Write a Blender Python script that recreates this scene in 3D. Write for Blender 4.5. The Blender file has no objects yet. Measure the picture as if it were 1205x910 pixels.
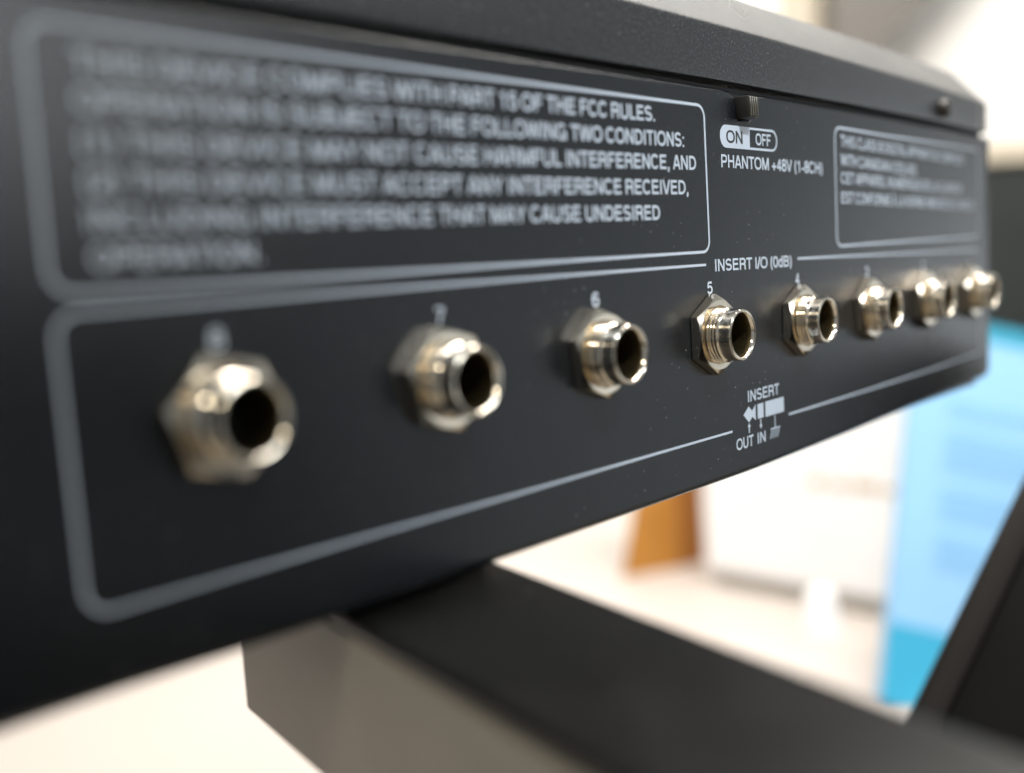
import bpy, bmesh, math, random
from mathutils import Vector, Matrix
random.seed(7)
S = 0.001                                   # the model is written in millimetres
scene = bpy.context.scene
col = scene.collection

# ------------------------------------------------------------------ camera
cam_data = bpy.data.cameras.new('camera')
cam = bpy.data.objects.new('camera', cam_data)
col.objects.link(cam)
rx = Vector((0.676444, -0.734139, -0.058846))
ry = Vector((-0.125680, -0.036336, -0.991405))
rz = Vector((0.725691, 0.678026, -0.116846))
M = Matrix((rx, -ry, -rz)).transposed().to_4x4()
M.translation = Vector((-52.774, -88.714, 12.874)) * S
cam.matrix_world = M
cam_data.sensor_width = 36.0
cam_data.lens = 35.752
cam_data.clip_start = 0.004
cam_data.clip_end = 60
cam_data.dof.use_dof = True
cam_data.dof.focus_distance = 0.167
cam_data.dof.aperture_fstop = 7.0
cam_data.dof.aperture_blades = 0
scene.camera = cam

# ------------------------------------------------------------------ exposure, world, lamps
scene.view_settings.view_transform = 'Standard'
scene.view_settings.look = 'None'
scene.view_settings.exposure = 0.0
scene.view_settings.gamma = 1.0
scene.render.engine = 'CYCLES'
scene.cycles.use_denoising = True
scene.cycles.max_bounces = 8
scene.cycles.sample_clamp_indirect = 6.0

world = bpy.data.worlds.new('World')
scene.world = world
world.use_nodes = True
wn, wl = world.node_tree.nodes, world.node_tree.links
wn.clear()
# added light bands shape the panel's reflections; dark lobe stands for the viewer's body
wo = wn.new('ShaderNodeOutputWorld'); wb = wn.new('ShaderNodeBackground')
wt = wn.new('ShaderNodeTexCoord'); ws = wn.new('ShaderNodeSeparateXYZ')
wl.new(wt.outputs['Generated'], ws.inputs[0])
def w_step(sock, a, b):
    m = wn.new('ShaderNodeMapRange'); m.interpolation_type = 'SMOOTHSTEP'; wl.new(sock, m.inputs['Value'])
    m.inputs['From Min'].default_value = a; m.inputs['From Max'].default_value = b
    return m.outputs[0]
def w_math(op, a, b):
    m = wn.new('ShaderNodeMath'); m.operation = op
    for k, v in enumerate((a, b)):
        if isinstance(v, (int, float)): m.inputs[k].default_value = v
        else: wl.new(v, m.inputs[k])
    return m.outputs[0]
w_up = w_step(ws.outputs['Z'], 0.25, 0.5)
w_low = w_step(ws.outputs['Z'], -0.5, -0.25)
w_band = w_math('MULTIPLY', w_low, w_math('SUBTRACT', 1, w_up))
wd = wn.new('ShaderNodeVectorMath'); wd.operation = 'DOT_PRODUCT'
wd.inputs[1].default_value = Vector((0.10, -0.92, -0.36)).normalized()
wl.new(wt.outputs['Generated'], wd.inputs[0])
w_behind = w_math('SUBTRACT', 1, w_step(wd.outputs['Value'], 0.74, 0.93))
W_UP, W_GLOW, W_FAR, W_REST, W_DOWN = 0.30, 0.78, 1.40, 0.26, 0.50
w_glow = w_math('MULTIPLY', w_step(ws.outputs['X'], 0.45, 0.64), w_math('SUBTRACT', 1, w_math('MULTIPLY', w_step(ws.outputs['X'], 0.70, 0.88), 0.62)))
w_side = w_math('ADD', w_math('MULTIPLY', w_glow, W_GLOW), w_math('MULTIPLY', w_step(ws.outputs['X'], 0.905, 0.975), W_FAR))
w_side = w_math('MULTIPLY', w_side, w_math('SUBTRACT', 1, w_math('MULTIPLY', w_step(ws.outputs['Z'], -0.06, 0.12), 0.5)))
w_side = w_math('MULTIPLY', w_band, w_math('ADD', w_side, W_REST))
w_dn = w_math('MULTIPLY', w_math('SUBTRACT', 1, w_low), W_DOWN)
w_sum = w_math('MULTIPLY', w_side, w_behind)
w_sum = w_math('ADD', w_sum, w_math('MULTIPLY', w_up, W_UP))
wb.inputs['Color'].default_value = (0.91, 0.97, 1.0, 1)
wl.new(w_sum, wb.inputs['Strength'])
wf = wn.new('ShaderNodeBackground'); wf.inputs['Color'].default_value = (1.0, 0.88, 0.70, 1)     # warm light from below, added for the jacks
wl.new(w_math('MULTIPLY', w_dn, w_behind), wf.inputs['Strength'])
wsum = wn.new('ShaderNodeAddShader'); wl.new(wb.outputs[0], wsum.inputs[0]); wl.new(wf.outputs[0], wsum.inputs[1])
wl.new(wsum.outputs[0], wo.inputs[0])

def aim(o, loc, target):
    o.location = loc
    o.rotation_euler = (Vector(target) - Vector(loc)).to_track_quat('-Z', 'Y').to_euler()
def area(name, loc, target, sx, sy, power, colr, spread=180):
    l = bpy.data.lights.new(name, 'AREA'); l.shape = 'RECTANGLE'
    l.size = sx; l.size_y = sy; l.energy = power; l.color = colr; l.spread = math.radians(spread)
    o = bpy.data.objects.new(name, l); col.objects.link(o); aim(o, loc, target)
    return o
area('ceiling_or_fill_lamp', (0.62, -0.02, 1.15), (0.68, 0.24, -0.30), 1.5, 0.25, 31, (1.0, 0.945, 0.88))
area('ceiling_or_fill_lamp', (0.30, 0.10, 1.15), (1.00, 0.60, -0.05), 1.5, 0.25, 15, (1.0, 0.945, 0.88), 120)
area('ceiling_or_fill_lamp', (1.40, 0.50, 1.35), (2.10, 0.60, 0.60), 1.5, 0.25, 16, (1.0, 0.98, 0.95))  # added to brighten the wall and the facet reflecting it
area('ceiling_or_fill_lamp', (0.80, -1.95, 0.85), (0, 0, 0), 0.9, 0.5, 0.8, (0.94, 0.98, 1.0))  # added fill, far behind the viewer
area('ceiling_or_fill_lamp', (0.75, -1.95, 0.55), (0, 0, 0), 0.70, 0.30, 7.8, (0.94, 0.98, 1.0))  # added low behind the viewer for the glow at the panel's upper left
area('ceiling_or_fill_lamp', (0.05, -0.28, 1.00), (0.05, 0, 0), 0.35, 0.07, 2.2, (1.0, 0.98, 0.95))
area('side_lamp', (-0.80, -0.35, 0.70), (0, 0, 0), 0.4, 0.1, 3.2, (1.0, 0.90, 0.72))
sl = bpy.data.lights.new('added_spot', 'SPOT'); sl.energy = 36; sl.color = (0.92, 0.97, 1.0)  # added spot; its soft cone edge imitates shade at the panel's lower left
sl.spot_size = math.radians(15); sl.spot_blend = 1.0; sl.shadow_soft_size = 0.014
so = bpy.data.objects.new('added_spot', sl); col.objects.link(so)
aim(so, (-0.05, -0.60, 0.75), (0.105, 0.0, 0.046))

# ------------------------------------------------------------------ materials
def new_mat(name, base, rough, metal=0.0, spec=0.5):
    m = bpy.data.materials.new(name); m.use_nodes = True
    b = m.node_tree.nodes['Principled BSDF']
    b.inputs['Base Color'].default_value = (*base, 1)
    b.inputs['Roughness'].default_value = rough
    b.inputs['Metallic'].default_value = metal
    b.inputs['Specular IOR Level'].default_value = spec
    return m, m.node_tree.nodes, m.node_tree.links, b

def coords(n, l, scale=1000.0):
    t = n.new('ShaderNodeTexCoord'); mp = n.new('ShaderNodeMapping')
    mp.inputs['Scale'].default_value = (scale,) * 3
    l.new(t.outputs['Object'], mp.inputs[0])
    return mp.outputs[0]

def noise(n, l, vec, scale, detail=3, rough=0.5):
    t = n.new('ShaderNodeTexNoise'); t.inputs['Scale'].default_value = scale
    t.inputs['Detail'].default_value = detail; t.inputs['Roughness'].default_value = rough
    l.new(vec, t.inputs['Vector']); return t.outputs[0]

def ramp(n, l, fac, stops):
    r = n.new('ShaderNodeValToRGB'); l.new(fac, r.inputs[0])
    r.color_ramp.elements[0].position, r.color_ramp.elements[0].color = stops[0][0], (*stops[0][1], 1)
    r.color_ramp.elements[1].position, r.color_ramp.elements[1].color = stops[-1][0], (*stops[-1][1], 1)
    for p, c in stops[1:-1]:
        e = r.color_ramp.elements.new(p); e.color = (*c, 1)
    return r.outputs[0]

def bump(n, l, b, height, strength, dist):
    t = n.new('ShaderNodeBump'); t.inputs['Strength'].default_value = strength
    t.inputs['Distance'].default_value = dist
    l.new(height, t.inputs['Height']); l.new(t.outputs[0], b.inputs['Normal'])

def dusty(name, base, rough, dust=0.5, fine=7.0, bstr=0.35, spec=0.5, dens=1.0, axis='Z', glint=0.030):
    """fine powder-coated black metal with stray specks of dust (coordinates in mm)"""
    m, n, l, b = new_mat(name, base, rough, 0, spec)
    v = coords(n, l)
    f = noise(n, l, v, fine, 4, 0.6)
    big = noise(n, l, v, 0.06, 4, 0.6)
    # base with slight mottling; the coat's sparkle is painted as pale flecks
    c = ramp(n, l, f, [(0.34, tuple(x * 0.45 for x in base)), (0.50, base), (0.60, tuple(x * 2.5 for x in base)), (0.70, (glint,) * 3)])
    vo = n.new('ShaderNodeTexVoronoi'); vo.inputs['Scale'].default_value = 0.42 * dens; vo.voronoi_dimensions = '2D'
    sp = n.new('ShaderNodeSeparateXYZ'); cb_ = n.new('ShaderNodeCombineXYZ')
    l.new(v, sp.inputs[0]); l.new(sp.outputs['X'], cb_.inputs[0]); l.new(sp.outputs[axis], cb_.inputs[1])
    l.new(cb_.outputs[0], vo.inputs['Vector'])
    sx = n.new('ShaderNodeSeparateColor'); l.new(vo.outputs['Color'], sx.inputs[0])
    # speck radius varies by cell, most cells have none
    mr = n.new('ShaderNodeMapRange'); l.new(sx.outputs[0], mr.inputs['Value'])
    mr.inputs['From Min'].default_value = 0.55; mr.inputs['From Max'].default_value = 1.0
    mr.inputs['To Min'].default_value = 0.0; mr.inputs['To Max'].default_value = 0.055
    lt = n.new('ShaderNodeMath'); lt.operation = 'LESS_THAN'
    l.new(vo.outputs['Distance'], lt.inputs[0]); l.new(mr.outputs[0], lt.inputs[1])
    cl = n.new('ShaderNodeMath'); cl.operation = 'MULTIPLY'; l.new(lt.outputs[0], cl.inputs[0])
    bm_ = n.new('ShaderNodeMapRange'); l.new(big, bm_.inputs['Value'])
    bm_.inputs['From Min'].default_value = 0.42; bm_.inputs['From Max'].default_value = 0.62
    bm_.inputs['To Max'].default_value = dust
    l.new(bm_.outputs[0], cl.inputs[1])
    mx = n.new('ShaderNodeMix'); mx.data_type = 'RGBA'
    l.new(cl.outputs[0], mx.inputs['Factor']); l.new(c, mx.inputs['A'])
    mx.inputs['B'].default_value = (0.42, 0.43, 0.42, 1)
    l.new(mx.outputs['Result'], b.inputs['Base Color'])
    rr = n.new('ShaderNodeMapRange'); l.new(big, rr.inputs['Value'])
    rr.inputs['To Min'].default_value = rough - 0.05; rr.inputs['To Max'].default_value = rough + 0.08
    l.new(rr.outputs[0], b.inputs['Roughness'])
    bump(n, l, b, f, bstr, 0.00006)
    return m

def plain(name, base, rough, var=0.08, scale=0.02, metal=0.0, spec=0.5, bstr=0.0):
    m, n, l, b = new_mat(name, base, rough, metal, spec)
    v = coords(n, l)
    f = noise(n, l, v, scale, 5, 0.6)
    c = ramp(n, l, f, [(0.3, tuple(x * (1 - var) for x in base)), (0.7, tuple(min(1, x * (1 + var)) for x in base))])
    l.new(c, b.inputs['Base Color'])
    if bstr: bump(n, l, b, noise(n, l, v, scale * 40, 3), bstr, 0.0002)
    return m

M_panel = dusty('black powder coat', (0.0034, 0.0046, 0.0064), 0.235, spec=0.45, dust=0.65, fine=2.6, bstr=0.7, dens=1.15)
M_cover = dusty('charcoal powder coat', (0.014, 0.0148, 0.0160), 0.24, spec=0.55, dust=0.6, fine=2.4, bstr=1.0, glint=0.07)
M_dark = plain('dark interior', (0.006, 0.006, 0.006), 0.7, 0.2, 0.1)
M_print = plain('pale screen print', (0.50, 0.56, 0.64), 0.55, 0.07, 3.0, bstr=0.0)
M_ink = plain('black knocked out letters', (0.02, 0.021, 0.023), 0.5, 0.1, 1.0)
M_rubber = dusty('black arm coating', (0.0018, 0.0018, 0.0017), 0.33, spec=0.45, dust=0.10, fine=2.0, bstr=0.3, dens=0.35, axis='Y')
M_arm = plain('grey brown painted steel', (0.25, 0.228, 0.188), 0.5, 0.06, 0.08)
M_knob = plain('black switch plastic', (0.014, 0.013, 0.011), 0.45, 0.15, 1.0)
M_grip = plain('switch grip with painted sheen', (0.050, 0.046, 0.032), 0.4, 0.15, 1.0)  # sheen on the switch front put into its olive grey colour
M_post = plain('black post paint', (0.003, 0.003, 0.003), 0.65, 0.2, 0.05, spec=0.12)
M_posttrim = plain('dark brown edge trim', (0.015, 0.012, 0.010), 0.55, 0.1, 0.05, spec=0.2)
M_table = plain('cream laminate', (0.485, 0.435, 0.395), 0.45, 0.035, 0.006)
M_wall = plain('white painted wall', (0.84, 0.83, 0.80), 0.7, 0.02, 0.003)
M_white = plain('white card', (0.90, 0.90, 0.90), 0.5, 0.02, 0.02)
M_foot_shade = plain('pale grey plinth', (0.55, 0.53, 0.48), 0.6, 0.05, 0.02)
M_card = plain('tan cardboard', (0.42, 0.185, 0.027), 0.65, 0.10, 0.03)
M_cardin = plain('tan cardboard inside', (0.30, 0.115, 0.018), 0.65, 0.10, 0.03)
M_beige = plain('beige metal', (0.53, 0.47, 0.37), 0.5, 0.05, 0.02)
M_greycab = plain('warm grey plastic', (0.095, 0.086, 0.074), 0.5, 0.06, 0.01)
M_tan = plain('tan printing', (0.62, 0.48, 0.33), 0.6, 0.05, 0.05)
M_sheet = plain('pale blue paper', (0.25, 0.48, 0.73), 0.5, 0.03, 0.01)
M_sheetdark = plain('cyan band', (0.033, 0.33, 0.53), 0.5, 0.05, 0.02)
M_sheettext = plain('blue text rows', (0.205, 0.43, 0.685), 0.5, 0.05, 0.02)
M_sheettop = plain('teal band', (0.03, 0.28, 0.42), 0.5, 0.05, 0.02)
M_case = plain('dark green grey case', (0.030, 0.034, 0.031), 0.30, 0.2, 0.01)

def nickel(name, base, rough):
    m, n, l, b = new_mat(name, base, rough, 1.0)
    v = coords(n, l)
    f = noise(n, l, v, 1.6, 4, 0.6)
    c = ramp(n, l, f, [(0.3, tuple(x * 0.86 for x in base)), (0.7, base)])
    l.new(c, b.inputs['Base Color'])
    rr = n.new('ShaderNodeMapRange'); l.new(noise(n, l, v, 4.0, 3), rr.inputs['Value'])
    rr.inputs['To Min'].default_value = rough * 0.7; rr.inputs['To Max'].default_value = rough * 1.5
    l.new(rr.outputs[0], b.inputs['Roughness'])
    bump(n, l, b, noise(n, l, v, 6.0, 3), 0.12, 0.00003)
    return m
M_nickel = nickel('nickel plate', (0.92, 0.84, 0.71), 0.10)
M_nut = nickel('nickel nut', (0.90, 0.81, 0.67), 0.17)
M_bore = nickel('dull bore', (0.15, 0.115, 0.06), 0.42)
M_screw = plain('dark screw head', (0.035, 0.030, 0.022), 0.35, 0.1, 1.0)

# ------------------------------------------------------------------ helpers
def link(name, bm, mats, parent=None, smooth=None):
    me = bpy.data.meshes.new(name)
    bmesh.ops.recalc_face_normals(bm, faces=bm.faces[:])
    bm.to_mesh(me); bm.free()
    me.transform(Matrix.Scale(S, 4))
    for m in (mats if isinstance(mats, (list, tuple)) else [mats]): me.materials.append(m)
    if smooth is not None:
        for p in me.polygons: p.use_smooth = True
        me.set_sharp_from_angle(angle=math.radians(smooth))
    o = bpy.data.objects.new(name, me); col.objects.link(o)
    if parent: o.parent = parent
    return o

def empty(name, loc=(0, 0, 0)):
    o = bpy.data.objects.new(name, None); col.objects.link(o)
    o.location = Vector(loc) * S; o.empty_display_size = 0.01
    return o

def tag(o, label=None, cat=None, group=None, kind=None):
    if label: o['label'] = label
    if cat: o['category'] = cat
    if group: o['group'] = group
    if kind: o['kind'] = kind
    return o

def box(bm, lo, hi, bev=0.0, seg=2, mi=0, mat=None):
    r = bmesh.ops.create_cube(bm, size=1.0)
    vs = r['verts']
    c = [(a + b) / 2 for a, b in zip(lo, hi)]; d = [b - a for a, b in zip(lo, hi)]
    for v in vs:
        v.co = Vector((v.co.x * d[0] + c[0], v.co.y * d[1] + c[1], v.co.z * d[2] + c[2]))
    fs = set(f for v in vs for f in v.link_faces)
    if bev > 0:
        es = list(set(e for v in vs for e in v.link_edges))
        rr = bmesh.ops.bevel(bm, geom=es, offset=bev, segments=seg, profile=0.5, affect='EDGES')
        fs = set(rr['faces']) | set(f for f in fs if f.is_valid)
        vs = list(set(v for f in fs for v in f.verts))
    for f in fs: f.material_index = mi
    if mat is not None:
        bmesh.ops.transform(bm, matrix=mat, verts=vs)
    return vs

def lathe(bm, prof, seg=64, mis=None, cap_last=False):
    """prof: (radius, outward distance); axis is -Y (out of the panel)"""
    rings = []
    for r, h in prof:
        rings.append([bm.verts.new((r * math.cos(2 * math.pi * k / seg), -h, r * math.sin(2 * math.pi * k / seg))) for k in range(seg)])
    for i in range(len(rings) - 1):
        for k in range(seg):
            f = bm.faces.new((rings[i][k], rings[i][(k + 1) % seg], rings[i + 1][(k + 1) % seg], rings[i + 1][k]))
            if mis: f.material_index = mis[i]
    if cap_last:
        f = bm.faces.new(rings[-1])
        if mis: f.material_index = mis[-1]
    return rings

def interp(tab, x):
    if x <= tab[0][0]:
        (x0, y0), (x1, y1) = tab[0], tab[1]
        return y0
    for (x0, y0), (x1, y1) in zip(tab, tab[1:]):
        if x <= x1: return y0 + (y1 - y0) * (x - x0) / (x1 - x0)
    return tab[-1][1]

# ------------------------------------------------------------------ ground of the picture: table top and wall
bm = bmesh.new()
box(bm, (-500, 90, -330), (2300, 2300, -300), 2.0)
tab = link('table_top', bm, M_table)
tag(tab, 'cream laminate table top under the white carton and tan file', 'table', kind='structure')
bm = bmesh.new()
ctr = Vector((-52.8, -88.7, 0)); vd = Vector((0.7307, 0.6827, 0)); sd = Vector((0.6827, -0.7307, 0))
def basis(o, u, v, w):
    m = Matrix((u, v, w)).transposed().to_4x4(); m.translation = o; return m
WB = basis(ctr + vd * 1900, sd, vd, Vector((0, 0, 1)))
box(bm, (-2200, 0, -1100), (2200, 80, 1500), 0, mat=WB)
tag(link('white_wall', bm, M_wall), 'plain white wall far behind the mixer', 'wall', kind='structure')

# ------------------------------------------------------------------ mixer
XL, XR = -130.0, 225.6
mixer = empty('audio_mixer', (0, 0, 0))
tag(mixer, 'black audio mixer seen from its rear panel with eight insert jacks', 'audio mixer')
SEAM = [(-130, 39.3), (0, 39.35), (45, 39.55), (94, 39.75), (144, 39.6), (188, 39.2), (226, 38.4)]
BOT = [(-130, -23.4), (-23, -23.7), (0, -24.3), (40, -24.7), (103, -25.0), (141, -24.5), (181, -23.7), (226, -22.9)]
LIDB = [(-130, 40.3), (0, 40.35), (45, 40.55), (94, 40.75), (144, 40.6), (188, 40.2), (226, 39.3)]
LIDT = [(-130, 50.0), (72, 50.0), (114, 49.5), (144, 48.95), (188, 48.1), (205, 47.5), (226, 46.8)]

def corner(cx, cz, r, a0, a1, n=6):
    return [(cx + r * math.cos(math.radians(a0 + (a1 - a0) * i / n)), cz + r * math.sin(math.radians(a0 + (a1 - a0) * i / n))) for i in range(n + 1)]
def offset_poly(pts, d0):
    out = []
    n = len(pts)
    for i in range(n):
        d = d0 * (0.18 if NOTCH0 < i < NOTCH1 - 1 else 1.0)
        p0, p1, p2 = Vector(pts[i - 1]), Vector(pts[i]), Vector(pts[(i + 1) % n])
        e1 = (p1 - p0).normalized(); e2 = (p2 - p1).normalized()
        n1 = Vector((-e1.y, e1.x)); n2 = Vector((-e2.y, e2.x))
        b = (n1 + n2); b = b / max(0.3, b.length_squared) * 2 if b.length > 1e-6 else n1
        out.append((p1.x + b.x * d, p1.y + b.y * d))
    return out
# outline, counter-clockwise seen from outside
xs = [XL + 1.0] + list(range(-120, 222, 6))
outl = []
for x in xs: outl.append((x, interp(BOT, x)))
zb = interp(BOT, XR)
outl += corner(XR - 3.2, zb + 3.2, 3.2, -90, 0)
zt = interp(SEAM, XR)
outl += corner(XR - 0.3, zt - 0.3, 0.3, 0, 90, 3)
for x in reversed(list(range(112, 220, 6))): outl.append((x, interp(SEAM, x)))
# slot for the slide switch, open towards the seam
NOTCH0 = len(outl)
outl += [(106.0, 39.6), (105.3, 38.9)] + corner(104.6, 35.6, 0.7, 0, -90, 3) + corner(101.3, 35.6, 0.7, -90, -180, 3) + [(100.4, 38.0), (100.2, 38.4), (99.2, 39.7)]
NOTCH1 = len(outl)
for x in reversed(list(range(-126, 98, 6))): outl.append((x, interp(SEAM, x)))
outl.append((XL + 1.0, interp(SEAM, XL)))
bm = bmesh.new()
rings = [[bm.verts.new((p[0], 0.0, p[1])) for p in offset_poly(outl, 1.3 + 0.15)]]
R_ = 1.3; N = 5
for k in range(N + 1):
    a = math.pi / 2 * k / N
    pts = offset_poly(outl, R_ * (1 - math.sin(a))) if k < N else outl
    rings.append([bm.verts.new((p[0], R_ * (1 - math.cos(a)), p[1])) for p in pts])
rings.append([bm.verts.new((p[0], 2.6, p[1])) for p in outl])
bm.faces.new(rings[0])
for a, b in zip(rings, rings[1:]):
    n = len(a)
    for i in range(n): bm.faces.new((a[i], a[(i + 1) % n], b[(i + 1) % n], b[i]))
bmesh.ops.triangulate(bm, faces=[f for f in bm.faces if len(f.verts) > 4])
panel = link('rear_panel', bm, M_panel, mixer, smooth=50)

# body box behind the panel
bm = bmesh.new()
box(bm, (XL + 2.5, 2.9, -25.1), (XR - 1.2, 255, 38.0), 1.0, mi=0)
link('case_body', bm, M_panel, mixer)
bm = bmesh.new()
box(bm, (XL + 4, 1.4, 34.5), (XR - 3, 2.6, 40.2), 0, mi=0)
link('seam_gap', bm, M_dark, mixer)

# top cover with a sloped facet
bm = bmesh.new()
def lid_prof(x):
    b, t = interp(LIDB, x), interp(LIDT, x)
    r = 0.7
    p = [(3.0, b), (0.45, b), (0.1, b + 0.15), (0.0, b + 0.5)]
    # rounded break between back face and facet
    p += [(0.0, t - 0.9), (0.10, t - 0.35), (0.38, t + 0.1), (0.75, t + 0.45)]
    p += [(8.3, t + 8.5), (8.9, t + 8.95), (9.6, t + 9.15), (255, t + 15), (255, b)]
    return p
xs2 = [XL + 0.6, XL + 1.0] + list(range(-120, 222, 6)) + [XR - 2.2, XR - 1.5]
rg = []
for i, x in enumerate(xs2):
    p = lid_prof(x)
    if i in (0, len(xs2) - 1):
        cy, cz = 100, sum(q[1] for q in p) / len(p)
        p = [(y + (0.5 if y < 1 else 0), z - (0.4 if z > 45 else -0.3)) for y, z in p]
    rg.append([bm.verts.new((x, y, z)) for y, z in p])
for a, b in zip(rg, rg[1:]):
    n = len(a)
    for i in range(n): bm.faces.new((a[i], a[(i + 1) % n], b[(i + 1) % n], b[i]))
bm.faces.new(rg[0]); bm.faces.new(rg[-1])
cover = link('top_cover', bm, M_cover, mixer, smooth=40)

# cover screw
bm = bmesh.new()
lathe(bm, [(2.1, 0.0), (2.1, 0.9), (1.9, 1.35), (1.3, 1.75), (0.6, 1.95), (0.05, 2.0)], 32, cap_last=True)
scr = link('cover_screw', bm, M_screw, cover, smooth=40); scr.location = (193.3 * S, 0, 43.2 * S)

# slide switch
bm = bmesh.new()
box(bm, (100.95, -2.1, 35.0), (103.9, 2.2, 38.6), 0.2, 2)
sw = link('slide_switch', bm, M_knob, mixer, smooth=40)
bm = bmesh.new()
for k in range(4):
    x = 101.36 + k * 0.71
    box(bm, (x - 0.28, -2.35, 35.2), (x + 0.28, -2.0, 38.4), 0.1, 1)
link('grip_ridges', bm, M_grip, sw, smooth=40)

# insert jacks
BORE = 3.3
def make_jack(k, rot):
    root = empty('insert_jack', ((8 - k) * 30, 0, 0))
    root.parent = mixer
    bm = bmesh.new()
    prof, mis = [(4.45, 0.2), (4.45, 1.5)], [0]
    h = 1.55
    while h < 3.25:
        prof += [(4.45, h), (4.40, h + 0.10), (4.02, h + 0.30), (4.02, h + 0.36), (4.40, h + 0.52)]
        h += 0.56
    prof += [(4.34, h + 0.05), (4.20, h + 0.2), (4.16, h + 0.35), (4.14, 4.85), (4.12, 5.3), (4.11, 5.7), (4.08, 5.92), (3.97, 6.04), (3.82, 6.08), (3.66, 6.03), (3.50, 5.85), (3.40, 5.55)]
    n0 = len(prof)
    # bore with a few shallow grooves
    prof += [(BORE, 5.3)]
    d = 5.0
    while d > -2.5:
        prof += [(BORE, d), (BORE - 0.025, d - 0.16), (BORE, d - 0.34)]
        d -= 0.55
    prof += [(BORE, -7.0), (0.4, -7.0)]
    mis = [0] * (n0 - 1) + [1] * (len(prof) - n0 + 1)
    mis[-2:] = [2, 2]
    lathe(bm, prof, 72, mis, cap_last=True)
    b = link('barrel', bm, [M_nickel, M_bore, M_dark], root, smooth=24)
    # hexagonal nut with a chamfered crown
    bm = bmesh.new()
    RR, hn = 6.62, 1.9
    ap = RR * math.cos(math.pi / 6)
    seg = 96
    def hexr(a):
        t = (a - math.radians(rot)) % (math.pi / 3) - math.pi / 6
        return ap / math.cos(t)
    rings = []
    rim = ap * 0.975
    spec = [('i', 4.42, 0.5), ('i', 4.42, hn - 0.35), ('i', 4.75, hn - 0.02), ('i', 4.9, hn), ('i', rim, hn), ('o', 0, 0), ('b', 0, 0.35), ('b2', 0, 0.0)]
    for kind, r, hh in spec:
        ring = []
        for i in range(seg):
            a = math.radians(rot) + 2 * math.pi * i / seg
            R = hexr(a)
            if kind == 'i': rad, h = r, hh
            elif kind == 'o': rad, h = R, hn - max(0, R - rim) * 0.55
            elif kind == 'b': rad, h = R, 0.15
            else: rad, h = R - 0.15, 0.0
            ring.append(bm.verts.new((rad * math.cos(a), -h, rad * math.sin(a))))
        rings.append(ring)
    for a, b2 in zip(rings, rings[1:]):
        for i in range(seg): bm.faces.new((a[i], a[(i + 1) % seg], b2[(i + 1) % seg], b2[i]))
    link('hex_nut', bm, M_nut, root, smooth=22)
    return root
# rot = angle of one corner; 30 puts a corner straight up
for k, rot in {8: 18, 7: 15, 6: 9, 5: 1, 4: -2, 3: 8, 2: 4, 1: 12}.items(): make_jack(k, 30 + rot)

# ------------------------------------------------------------------ screen print
PY = -0.03
def strip(bm, pts, w, closed=False, y=PY):
    """a printed line of width w through (x, z) points"""
    n = len(pts); L, Rr = [], []
    for i in range(n):
        p = Vector(pts[i])
        a = Vector(pts[i - 1]) if (i > 0 or closed) else None
        c = Vector(pts[(i + 1) % n]) if (i < n - 1 or closed) else None
        e1 = (p - a).normalized() if a is not None else (c - p).normalized()
        e2 = (c - p).normalized() if c is not None else e1
        n1 = Vector((-e1.y, e1.x)); n2 = Vector((-e2.y, e2.x))
        b = n1 + n2; b = b * (2 / max(b.length_squared, 0.8))
        L.append(bm.verts.new((p.x + b.x * w / 2, y, p.y + b.y * w / 2)))
        Rr.append(bm.verts.new((p.x - b.x * w / 2, y, p.y - b.y * w / 2)))
    for i in range(n if closed else n - 1):
        j = (i + 1) % n
        bm.faces.new((L[i], L[j], Rr[j], Rr[i]))
def poly(bm, pts, y=PY):
    bm.faces.new([bm.verts.new((x, y, z)) for x, z in pts])

# plain grotesque capitals drawn as pen strokes: cap height 1, pen width T; (advance, [strokes])
T = 0.168; t2 = T / 2
def arc(cx, cy, rx_, ry_, a0, a1, n=14, q=2.25):
    out = []
    for i in range(n + 1):
        a = math.radians(a0 + (a1 - a0) * i / n); c, s_ = math.cos(a), math.sin(a)
        out.append((cx + rx_ * math.copysign(abs(c) ** (2 / q), c), cy + ry_ * math.copysign(abs(s_) ** (2 / q), s_)))
    return out
def ln(*p): return list(p)
lo, hi = t2, 1 - t2
rO = 0.5 - t2 + 0.012
def bowl(x0, x1, y0, y1, n=12):             # D-shaped bowl from the stem at x0
    r = (y1 - y0) / 2; xm = max(x0, x1 - r * 1.05)
    return [(x0, y1), (xm, y1)] + arc(xm, (y0 + y1) / 2, x1 - xm, r, 90, -90, n)[1:-1] + [(xm, y0), (x0, y0)]
def sshape(cx, w, y0, y1):
    m = (y0 + y1) / 2; r = (y1 - y0) / 4
    top = arc(cx, m + r, w, r, 25, 250, 16, 2.0)
    bot = arc(cx, m - r, w * 1.05, r, 70, -155, 16, 2.0)
    return top + bot
G = {}
G[' '] = (0.32, [])
G['A'] = (0.92, [ln((0.085, 0), (0.43, 1.0 - 0.02)), ln((0.835, 0), (0.49, 1.0 - 0.02)), ln((0.22, 0.31), (0.70, 0.31)), ln((0.40, 0.93), (0.52, 0.93))])
G['B'] = (0.93, [ln((0.17, 0), (0.17, 1)), bowl(0.17, 0.745, 0.535, hi), bowl(0.17, 0.785, lo, 0.535)])
G['C'] = (1.0, [arc(0.50, 0.5, 0.385, rO, 38, 322, 26)])
G['D'] = (1.0, [ln((0.17, 0), (0.17, 1)), bowl(0.17, 0.865, lo, hi, 18)])
G['E'] = (0.92, [ln((0.17, 0), (0.17, 1)), ln((0.17, hi), (0.82, hi)), ln((0.17, 0.52), (0.77, 0.52)), ln((0.17, lo), (0.84, lo))])
G['F'] = (0.84, [ln((0.17, 0), (0.17, 1)), ln((0.17, hi), (0.79, hi)), ln((0.17, 0.50), (0.70, 0.50))])
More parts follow.
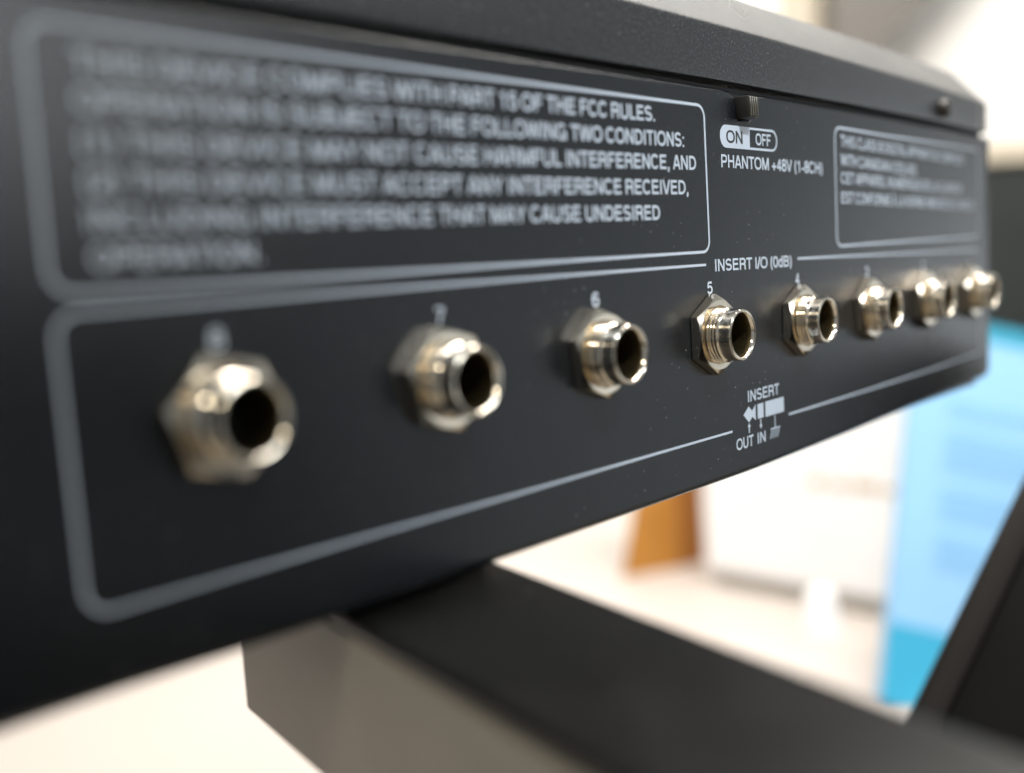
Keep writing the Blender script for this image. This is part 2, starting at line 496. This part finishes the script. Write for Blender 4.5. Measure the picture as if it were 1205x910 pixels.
G['G'] = (1.07, [arc(0.52, 0.5, 0.40, rO, 40, 300, 24) + [(0.86, 0.20)], ln((0.55, 0.46), (0.89, 0.46)), ln((0.89, 0.53), (0.89, 0.0))])
G['H'] = (1.0, [ln((0.17, 0), (0.17, 1)), ln((0.83, 0), (0.83, 1)), ln((0.17, 0.52), (0.83, 0.52))])
G['I'] = (0.39, [ln((0.195, 0), (0.195, 1))])
G['J'] = (0.74, [[(0.57, 1), (0.57, 0.30)] + arc(0.335, 0.30, 0.235, 0.235, 0, -180, 12)])
G['L'] = (0.78, [ln((0.17, 0), (0.17, 1)), ln((0.17, lo), (0.74, lo))])
G['M'] = (1.16, [ln((0.17, 0), (0.17, 1)), ln((0.99, 0), (0.99, 1)), ln((0.20, 0.98), (0.58, 0.03)), ln((0.96, 0.98), (0.58, 0.03))])
G['N'] = (1.0, [ln((0.17, 0), (0.17, 1)), ln((0.83, 0), (0.83, 1)), ln((0.19, 0.96), (0.81, 0.04))])
G['O'] = (1.08, [arc(0.54, 0.5, 0.43, rO, 0, 360, 36)])
G['P'] = (0.92, [ln((0.17, 0), (0.17, 1)), bowl(0.17, 0.79, 0.44, hi)])
G['Q'] = (1.08, [arc(0.54, 0.5, 0.43, rO, 0, 360, 36), ln((0.62, 0.28), (0.95, 0.0))])
G['R'] = (0.98, [ln((0.17, 0), (0.17, 1)), bowl(0.17, 0.81, 0.48, hi), [(0.60, 0.47)] + arc(0.60, 0.28, 0.19, 0.17, 70, 0, 6) + [(0.80, 0.12), (0.85, 0.0)]])
G['S'] = (0.92, [sshape(0.46, 0.315, lo - 0.01, hi + 0.01)])
G['T'] = (0.84, [ln((0.03, hi), (0.81, hi)), ln((0.42, 0), (0.42, hi))])
G['U'] = (1.0, [[(0.17, 1), (0.17, 0.37)] + arc(0.5, 0.37, 0.33, 0.31, 180, 360, 16)[1:-1] + [(0.83, 0.37), (0.83, 1)]])
G['V'] = (0.90, [ln((0.08, 1), (0.43, 0.02)), ln((0.82, 1), (0.47, 0.02))])
G['W'] = (1.28, [ln((0.08, 1), (0.345, 0.02)), ln((0.63, 0.97), (0.365, 0.02)), ln((0.65, 0.97), (0.915, 0.02)), ln((1.20, 1), (0.935, 0.02))])
G['Y'] = (0.90, [ln((0.08, 1), (0.45, 0.42)), ln((0.82, 1), (0.45, 0.42)), ln((0.45, 0), (0.45, 0.46))])
G['d'] = (0.77, [ln((0.62, 0), (0.62, 1)), arc(0.37, 0.36, 0.25, 0.30, 0, 360, 24)])
G['0'] = (0.77, [arc(0.385, 0.5, 0.285, rO, 0, 360, 32)])
G['1'] = (0.77, [ln((0.43, 0), (0.43, 1)), ln((0.14, 0.76), (0.36, 0.80), (0.43, 0.95))])
G['2'] = (0.77, [arc(0.385, 0.68, 0.27, 0.255, 170, -30, 16) + [(0.50, 0.42), (0.20, 0.20), (0.13, lo)], ln((0.10, lo), (0.69, lo))])
G['3'] = (0.77, [arc(0.375, 0.73, 0.235, 0.205, 165, -85, 14), arc(0.375, 0.29, 0.275, 0.225, 85, -165, 14)])
G['4'] = (0.77, [ln((0.54, 0), (0.54, 0.98)), ln((0.07, 0.27), (0.73, 0.27)), ln((0.52, 0.96), (0.10, 0.29))])
G['5'] = (0.77, [ln((0.18, hi), (0.65, hi)), ln((0.21, hi), (0.155, 0.50)), [(0.14, 0.50)] + arc(0.375, 0.33, 0.275, 0.265, 140, -160, 18)])
G['6'] = (0.77, [arc(0.395, 0.33, 0.265, 0.265, 0, 360, 26), arc(0.40, 0.52, 0.285, 0.42, 40, 205, 18)])
G['7'] = (0.77, [ln((0.08, hi), (0.70, hi)), ln((0.66, hi), (0.46, 0.50), (0.34, 0.22), (0.29, 0))])
G['8'] = (0.77, [arc(0.385, 0.735, 0.235, 0.20, 0, 360, 26), arc(0.385, 0.285, 0.275, 0.22, 0, 360, 26)])
G['.'] = (0.38, [ln((0.19, 0), (0.19, 0.155))])
G[','] = (0.38, [ln((0.19, 0.155), (0.19, 0.0), (0.13, -0.17))])
G[':'] = (0.38, [ln((0.19, 0), (0.19, 0.155)), ln((0.19, 0.57), (0.19, 0.725))])
G['-'] = (0.47, [ln((0.06, 0.33), (0.41, 0.33))])
G['+'] = (0.80, [ln((0.08, 0.33), (0.72, 0.33)), ln((0.40, 0.02), (0.40, 0.64))])
G['/'] = (0.40, [ln((0.03, -0.02), (0.37, 1.02))])
G['('] = (0.46, [arc(0.47, 0.40, 0.29, 0.63, 115, 245, 12, 2.0)])
G[')'] = (0.46, [arc(-0.01, 0.40, 0.29, 0.63, 65, -65, 12, 2.0)])
G['\u00c0'] = (0.92, G['A'][1] + [ln((0.30, 1.30), (0.48, 1.10))])
G['\u00c9'] = (0.92, G['E'][1] + [ln((0.60, 1.30), (0.42, 1.10))])

def text_into(bm, body, x0, x1, zbase, cap, y=PY, bold=0.0, slope=0.0):
    """flat letters filling x0 to x1; crossing strokes lie 3 micrometres apart"""
    pen, strokes = 0.0, []
    for ch in body:
        adv, st = G[ch]
        for k, p in enumerate(st): strokes.append(([(pen + a, b) for a, b in p], k))
        pen += adv
    mn = min(a for p, k in strokes for a, b in p) - t2; mx_ = max(a for p, k in strokes for a, b in p) + t2
    sx = (x1 - x0) / (mx_ - mn)
    for p, k in strokes:
        closed = len(p) > 8 and (Vector(p[0]) - Vector(p[-1])).length < 1e-4
        n0 = len(bm.verts)
        strip(bm, p[:-1] if closed else p, T, closed=closed, y=y - 0.003 * k)
        bm.verts.ensure_lookup_table()
        for v in bm.verts[n0:]:
            X = x0 + (v.co.x - mn) * sx
            v.co.x, v.co.z = X, zbase + v.co.z * cap + slope * (X - x0)

def face_out(bm):
    for f in bm.faces:
        f.normal_update()
        if f.normal.y > 0: f.normal_flip()
def print_part(name, bm, mat=M_print, parent=panel):
    face_out(bm)
    me = bpy.data.meshes.new(name); bm.to_mesh(me); bm.free(); me.transform(Matrix.Scale(S, 4))
    me.materials.append(mat)
    o = bpy.data.objects.new(name, me); col.objects.link(o); o.parent = parent
    return o
B = 0.012
bm = bmesh.new()
rows = [('THIS DEVICE COMPLIES WITH PART 15 OF THE FCC RULES.', 76.8, 33.3, 31.8),
        ('OPERATION IS SUBJECT TO THE FOLLOWING TWO CONDITIONS:', 84.4, 29.75, 28.5),
        ('(1) THIS DEVICE MAY NOT CAUSE HARMFUL INTERFERENCE, AND', 87.6, 26.3, 24.9),
        ('(2) THIS DEVICE MUST ACCEPT ANY INTERFERENCE RECEIVED,', 85.1, 22.5, 21.5),
        ('INCLUDING INTERFERENCE THAT MAY CAUSE UNDESIRED', 77.1, 18.65, 18.15),
        ('OPERATION.', 6.3, 14.85, 14.75)]
for t, x1, zr, zl in rows:
    x0 = -11.3
    text_into(bm, t, x0, x1, zl, 2.15, bold=B, slope=(zr - zl) / (88 - x0))
print_part('compliance_text', bm)
A_ = [(-13.0, 35.85), (18.3, 36.03), (45.5, 36.19), (88.0, 36.39)]
B_ = [(88.4, 13.4), (43.1, 13.13), (16, 12.96), (-12.9, 12.8)]
bm = bmesh.new()
fr = corner(-12.9, 33.7, 2.15, 180, 90, 6) + A_[1:-1] + corner(88.6, 34.5, 1.9, 90, 0, 6) + corner(88.9, 15.2, 1.8, 0, -90, 6) + B_[1:-1] + corner(-13.0, 15.0, 2.2, -90, -180, 6)
strip(bm, fr, 0.43, closed=True)
print_part('text_frame', bm)

bm = bmesh.new()
rows2 = [('THIS CLASS B DIGITAL APPARATUS COMPLIES', 206.4, 31.0, 32.25),
         ('WITH CANADIAN ICES-003.', 177.6, 27.6, 28.7),
         ('CET APPAREIL NUM\u00c9RIQUE DE LA CLASSE B', 205.1, 24.0, 25.2),
         ('EST CONFORME \u00c0 LA NORME NMB-003 DU CANADA.', 214.2, 20.1, 21.4)]
for t, x1, zr, zl in rows2:
    text_into(bm, t, 139.3, x1, zl, 2.2, bold=B, slope=(zr - zl) / (x1 - 139.3))
print_part('compliance_text', bm)
bm = bmesh.new()
fr = corner(138.9, 33.9, 1.9, 180, 90, 6) + [(160, 35.45), (190, 35.2)] + corner(215.3, 33.2, 1.7, 90, 0, 6) + corner(215.3, 15.2, 1.7, 0, -90, 6) + [(190, 13.4), (160, 13.25)] + corner(138.9, 15.0, 1.9, -90, -180, 6)
strip(bm, fr, 0.43, closed=True)
print_part('text_frame', bm)

for name, body, x0, x1, z0, cap, sl in (('frame_caption', 'INSERT I/O (0dB)', 92.2, 118.3, 10.15, 1.98, -0.008),
        ('plug_caption', 'INSERT', 101.3, 112.5, -12.65, 1.98, 0), ('plug_caption', 'OUT', 97.0, 102.9, -20.4, 1.95, 0),
        ('plug_caption', 'IN', 104.2, 106.95, -20.4, 1.95, 0), ('switch_caption', 'PHANTOM +48V (1-8CH)', 95.2, 131.4, 26.95, 2.1, -0.004)):
    bm = bmesh.new(); text_into(bm, body, x0, x1, z0, cap, slope=sl)
    print_part(name, bm)
for k in range(8, 0, -1):
    w = 0.75 if k == 1 else 1.65
    x = (8 - k) * 30 + 0.35
    bm = bmesh.new(); text_into(bm, str(k), x - w / 2, x + w / 2, 6.62, 1.98)
    print_part('jack_number', bm)
# jack frame broken by its caption and by the plug diagram
bm = bmesh.new()
strip(bm, [(89.5, 11.33), (60, 11.28), (43, 11.22), (5, 11.15)] + corner(-12.9, 8.9, 2.25, 90, 180, 6) + corner(-12.7, -13.6, 2.4, 180, 270, 6) + [(-0.6, -16.05), (19.2, -16.2), (40.5, -16.48), (70, -16.7), (95.84, -16.89)], 0.39)
strip(bm, [(120.6, 11.27), (150, 10.95), (185, 10.5)] + corner(215.6, 8.2, 2.1, 90, 0, 6) + corner(215.6, -14.0, 2.0, 0, -90, 6) + [(182, -16.5), (150, -16.75), (115.7, -16.84)], 0.39)
print_part('jack_frame', bm)
# plug diagram
bm = bmesh.new()
poly(bm, [(99.6, -14.65), (101.45, -13.38), (102.55, -14.3), (103.75, -13.38), (103.75, -16.16), (102.55, -15.35), (101.45, -16.2)])
poly(bm, [(104.45, -13.42), (106.5, -13.42), (106.5, -16.0), (104.45, -16.0)])
poly(bm, [(107.15, -13.36), (113.9, -13.36), (113.9, -16.06), (107.15, -16.06)])
poly(bm, [(101.25, -18.0), (101.6, -18.0), (101.6, -16.95), (101.95, -16.95), (101.45, -16.28), (100.95, -16.95), (101.25, -16.95)])
poly(bm, [(105.25, -16.15), (105.6, -16.15), (105.6, -17.2), (105.95, -17.2), (105.45, -17.9), (104.95, -17.2), (105.25, -17.2)])
poly(bm, [(110.35, -16.2), (110.65, -16.2), (110.65, -18.4), (110.35, -18.4)])
poly(bm, [(108.95, -18.42), (112.25, -18.42), (112.25, -18.68), (108.95, -18.68)])
for k in range(4):
    x = 109.25 + k * 0.85
    poly(bm, [(x, -18.75), (x + 0.28, -18.75), (x - 0.45, -20.25), (x - 0.75, -20.25)])
print_part('plug_diagram', bm)
# ON / OFF pill
bm = bmesh.new()
zc, r = 32.0, 1.85
pill = [(104.6, zc + r)] + corner(96.9, zc, r, 90, 270, 12) + [(104.6, zc - r)]
poly(bm, pill)
strip(bm, [(104.5, zc + r - 0.18)] + corner(112.3, zc, r - 0.18, 90, -90, 12) + [(104.5, zc - r + 0.18)], 0.36)
text_into(bm, 'OFF', 106.6, 112.0, zc - 0.98, 1.98, bold=B)
pl = print_part('switch_marking', bm)
bm = bmesh.new()
text_into(bm, 'ON', 97.0, 102.2, zc - 1.02, 2.05, y=PY - 0.02, bold=B)
print_part('switch_lettering', bm, M_ink)

# ------------------------------------------------------------------ stand arm carrying the mixer
stand = empty('stand_arm', (14.1, 0, -25.2))
tag(stand, 'black topped grey brown stand arm carrying the mixer', 'stand arm')
stand.rotation_euler.z = math.radians(-12.4)
# local: x across, -y towards the viewer
W_ARM = 24.8
bm = bmesh.new()
box(bm, (0.25, -330, -23.7), (W_ARM - 0.25, 39.8, -2.3), 0.5, 2)
link('arm_tube', bm, M_arm, stand, smooth=40)
bm = bmesh.new()
box(bm, (0.0, -330, -2.3), (W_ARM, 30.4, 0.0), 1.25, 4)
link('arm_cap', bm, M_rubber, stand, smooth=40)

# ------------------------------------------------------------------ things behind
def pix(px, py, depth):
    u, v = (px - 602.5) / 1196.7264, (py - 455) / 1196.7264
    d = rx * u + ry * v + rz
    return Vector((-52.774, -88.714, 12.874)) + d * depth

# slanted post: edge line from the photograph taken at its own distance
a = pix(1065, 850, 250); b = pix(1205, 563, 262)
up = (b - a).normalized()
thk = a - Vector((-52.774, -88.714, 12.874)); thk = (thk - up * thk.dot(up)).normalized()
wid = thk.cross(up).normalized()
if wid.dot(sd) < 0: wid = -wid
k0 = (a.z + 300) / up.z
foot = a - up * k0
post = empty('slanted_post'); post.matrix_world = Matrix.Scale(1, 4)
post.location = foot * S
tag(post, 'slanted black post with a dark brown edge behind the stand arm', 'post')
PB = basis(Vector((0, 0, 0)), wid, thk, up)
Lp = (b - foot).dot(up) + 45
bm = bmesh.new(); box(bm, (7.2, 0.0, 4), (42, 26, Lp), 1.5, 2, mat=PB)
link('post_tube', bm, M_post, post, smooth=40)
bm = bmesh.new(); box(bm, (0, -1.0, 4), (7.5, 20, Lp), 1.2, 2, mat=PB)
link('edge_trim', bm, M_posttrim, post, smooth=40)
bm = bmesh.new(); box(bm, (-30, -35, 0), (80, 60, 7), 2.5, 2)
link('base_plate', bm, M_post, post, smooth=40)

# pale blue sheet standing on the table
bl = pix(1034, 850, 690); bl.z = -300
tl = pix(1073, 440, 735)
e_up = (tl - bl).normalized()
e_rt = (sd - e_up * sd.dot(e_up)).normalized()
e_rt = (e_rt - e_up * 0.04).normalized()
nrm = e_up.cross(e_rt).normalized()
if nrm.dot(vd) < 0: nrm = -nrm
Hs = 285.0; Ws = 190.0
sheet = empty('blue_folder'); sheet.location = bl * S
tag(sheet, 'pale blue folder with cyan bands propped up behind the slanted post', 'folder')
SB = basis(Vector((0, 0, 0)), e_rt, nrm, e_up)
bm = bmesh.new(); box(bm, (0, 0, 0.5), (Ws, 9, Hs), 1.0, 2, mat=SB)
link('cover_board', bm, M_sheet, sheet)
bm = bmesh.new(); box(bm, (0.4, -0.5, 1), (Ws - 0.4, -0.1, 58), 0, mat=SB)
box(bm, (0.4, -0.5, 58.4), (Ws - 0.4, -0.1, 60), 0, mat=SB)
link('lower_band', bm, M_sheetdark, sheet)
bm = bmesh.new(); box(bm, (0.4, -0.5, Hs - 13), (Ws - 0.4, -0.1, Hs - 0.5), 0, mat=SB)
link('upper_band', bm, M_sheettop, sheet)
bm = bmesh.new()
z = Hs - 62
for nrow in (2, 5, 4, 4):
    for k in range(nrow):
        box(bm, (28, -0.5, z - 3.4), (random.uniform(120, 170), -0.1, z), 0, mat=SB)
        z -= 6.4
    z -= 9
link('text_rows', bm, M_sheettext, sheet)

# white carton; the shade at its foot is built as a grey strip
yl, yr, xw = 428.0, 228.0, 756.0
cart = empty('white_carton', (xw, (yl + yr) / 2, -300))
tag(cart, 'white carton with a painted shade strip at its foot behind the white pot', 'carton')
hw = (yl - yr) / 2
bm = bmesh.new(); box(bm, (0, -hw, 16), (190, hw, 232), 3, 2)
link('carton_body', bm, M_white, cart)
bm = bmesh.new(); box(bm, (9, -hw + 6, 0), (184, hw - 6, 16.5), 1, 1)
link('foot_shade', bm, M_foot_shade, cart)
bm = bmesh.new()
for k, (y0, y1) in enumerate([(20, 8), (2, -14), (-18, -40), (-44, -70)]):
    box(bm, (-0.5, -hw + 90 + y1 - 20, 108), (-0.1, -hw + 90 + y0 - 20, 116 - (k % 2) * 2), 0)
link('side_printing', bm, M_tan, cart)

# white pot in front of the carton
bm = bmesh.new()
prof = [(2, 0), (16, 0), (17, 1.2), (16.5, 3), (15, 10), (12.5, 24), (10.5, 33), (9.5, 35), (2, 35.5)]
seg = 48
rings = [[bm.verts.new((r * math.cos(2 * math.pi * i / seg), r * math.sin(2 * math.pi * i / seg), h)) for i in range(seg)] for r, h in prof]
for a_, b_ in zip(rings, rings[1:]):
    for i in range(seg): bm.faces.new((a_[i], a_[(i + 1) % seg], b_[(i + 1) % seg], b_[i]))
bm.faces.new(rings[0]); bm.faces.new(rings[-1])
pot = link('white_pot', bm, M_white, None, smooth=40); pot.location = (0.700, 0.284, -0.300)
tag(pot, 'small white tapered pot standing in front of the white carton', 'pot')

# tan cardboard file with a sloping front edge
p0 = pix(735, 690, 1010); p0.z = -300
p1 = pix(801, 672, 1035); p1.z = -300
fu = (p1 - p0); wlen = fu.length; fu.normalize(); fn = Vector((-fu.y, fu.x, 0))
if fn.dot(vd) < 0: fn = -fn
filebox = empty('magazine_file'); filebox.location = p0 * S
tag(filebox, 'tan cardboard magazine file with a sloping edge beside the white carton', 'magazine file')
FB = basis(Vector((0, 0, 0)), fu, fn, Vector((0, 0, 1)))
bm = bmesh.new()
pts = [(0, 0), (wlen, 0), (wlen, 250), (58, 250)]
va = [bm.verts.new(FB @ Vector((x, 0, z))) for x, z in pts]
vb = [bm.verts.new(FB @ Vector((x, 4, z))) for x, z in pts]
bm.faces.new(va); bm.faces.new(vb)
for i in range(4): bm.faces.new((va[i], va[(i + 1) % 4], vb[(i + 1) % 4], vb[i]))
link('side_wall', bm, M_card, filebox)
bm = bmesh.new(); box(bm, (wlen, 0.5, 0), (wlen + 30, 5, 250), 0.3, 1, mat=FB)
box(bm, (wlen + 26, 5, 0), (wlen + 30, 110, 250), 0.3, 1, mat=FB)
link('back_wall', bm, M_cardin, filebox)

# dark case with a beige top rail
cb = pix(1110, 300, 850)
case = empty('equipment_case'); case.location = Vector((cb.x, cb.y, -300)) * S
tag(case, 'dark green grey equipment case with a beige top rail behind the blue folder', 'case')
CB = basis(Vector((0, 0, 0)), sd, vd, Vector((0, 0, 1)))
bm = bmesh.new(); box(bm, (0, 0, 0), (330, 220, 373), 2, 2, mat=CB)
link('case_front', bm, M_case, case)
bm = bmesh.new(); box(bm, (-2, -3, 373.2), (332, 224, 392), 2, 2, mat=CB)
link('top_rail', bm, M_beige, case)

# wall cupboard and grey tapered fixture seen over the cover
def wedge(name, pl, depth, thick, mat, parent=None):
    pts = [pix(x, y, depth) for x, y in pl]
    c = sum(pts, Vector()) / len(pts)
    bm = bmesh.new()
    va = [bm.verts.new(p - c) for p in pts]
    vb = [bm.verts.new(p - c + vd * thick) for p in pts]
    bm.faces.new(va); bm.faces.new(vb); n = len(pts)
    for i in range(n): bm.faces.new((va[i], va[(i + 1) % n], vb[(i + 1) % n], vb[i]))
    o = link(name, bm, mat, parent); o.location = c * S
    return o
o = wedge('wall_cupboard', [(926, -160), (1005, -160), (1005, 200), (926, 200)], 1780, 80, M_beige)
tag(o, 'beige wall cupboard just visible over the mixer cover', 'cupboard')
o = wedge('wall_fixture', [(985, -160), (1230, -160), (1090, 0), (1045, 40), (1005, 90), (985, 90)], 1660, 80, M_greycab)
tag(o, 'blurred grey tapered fixture on the wall beside the beige cupboard', 'fixture')
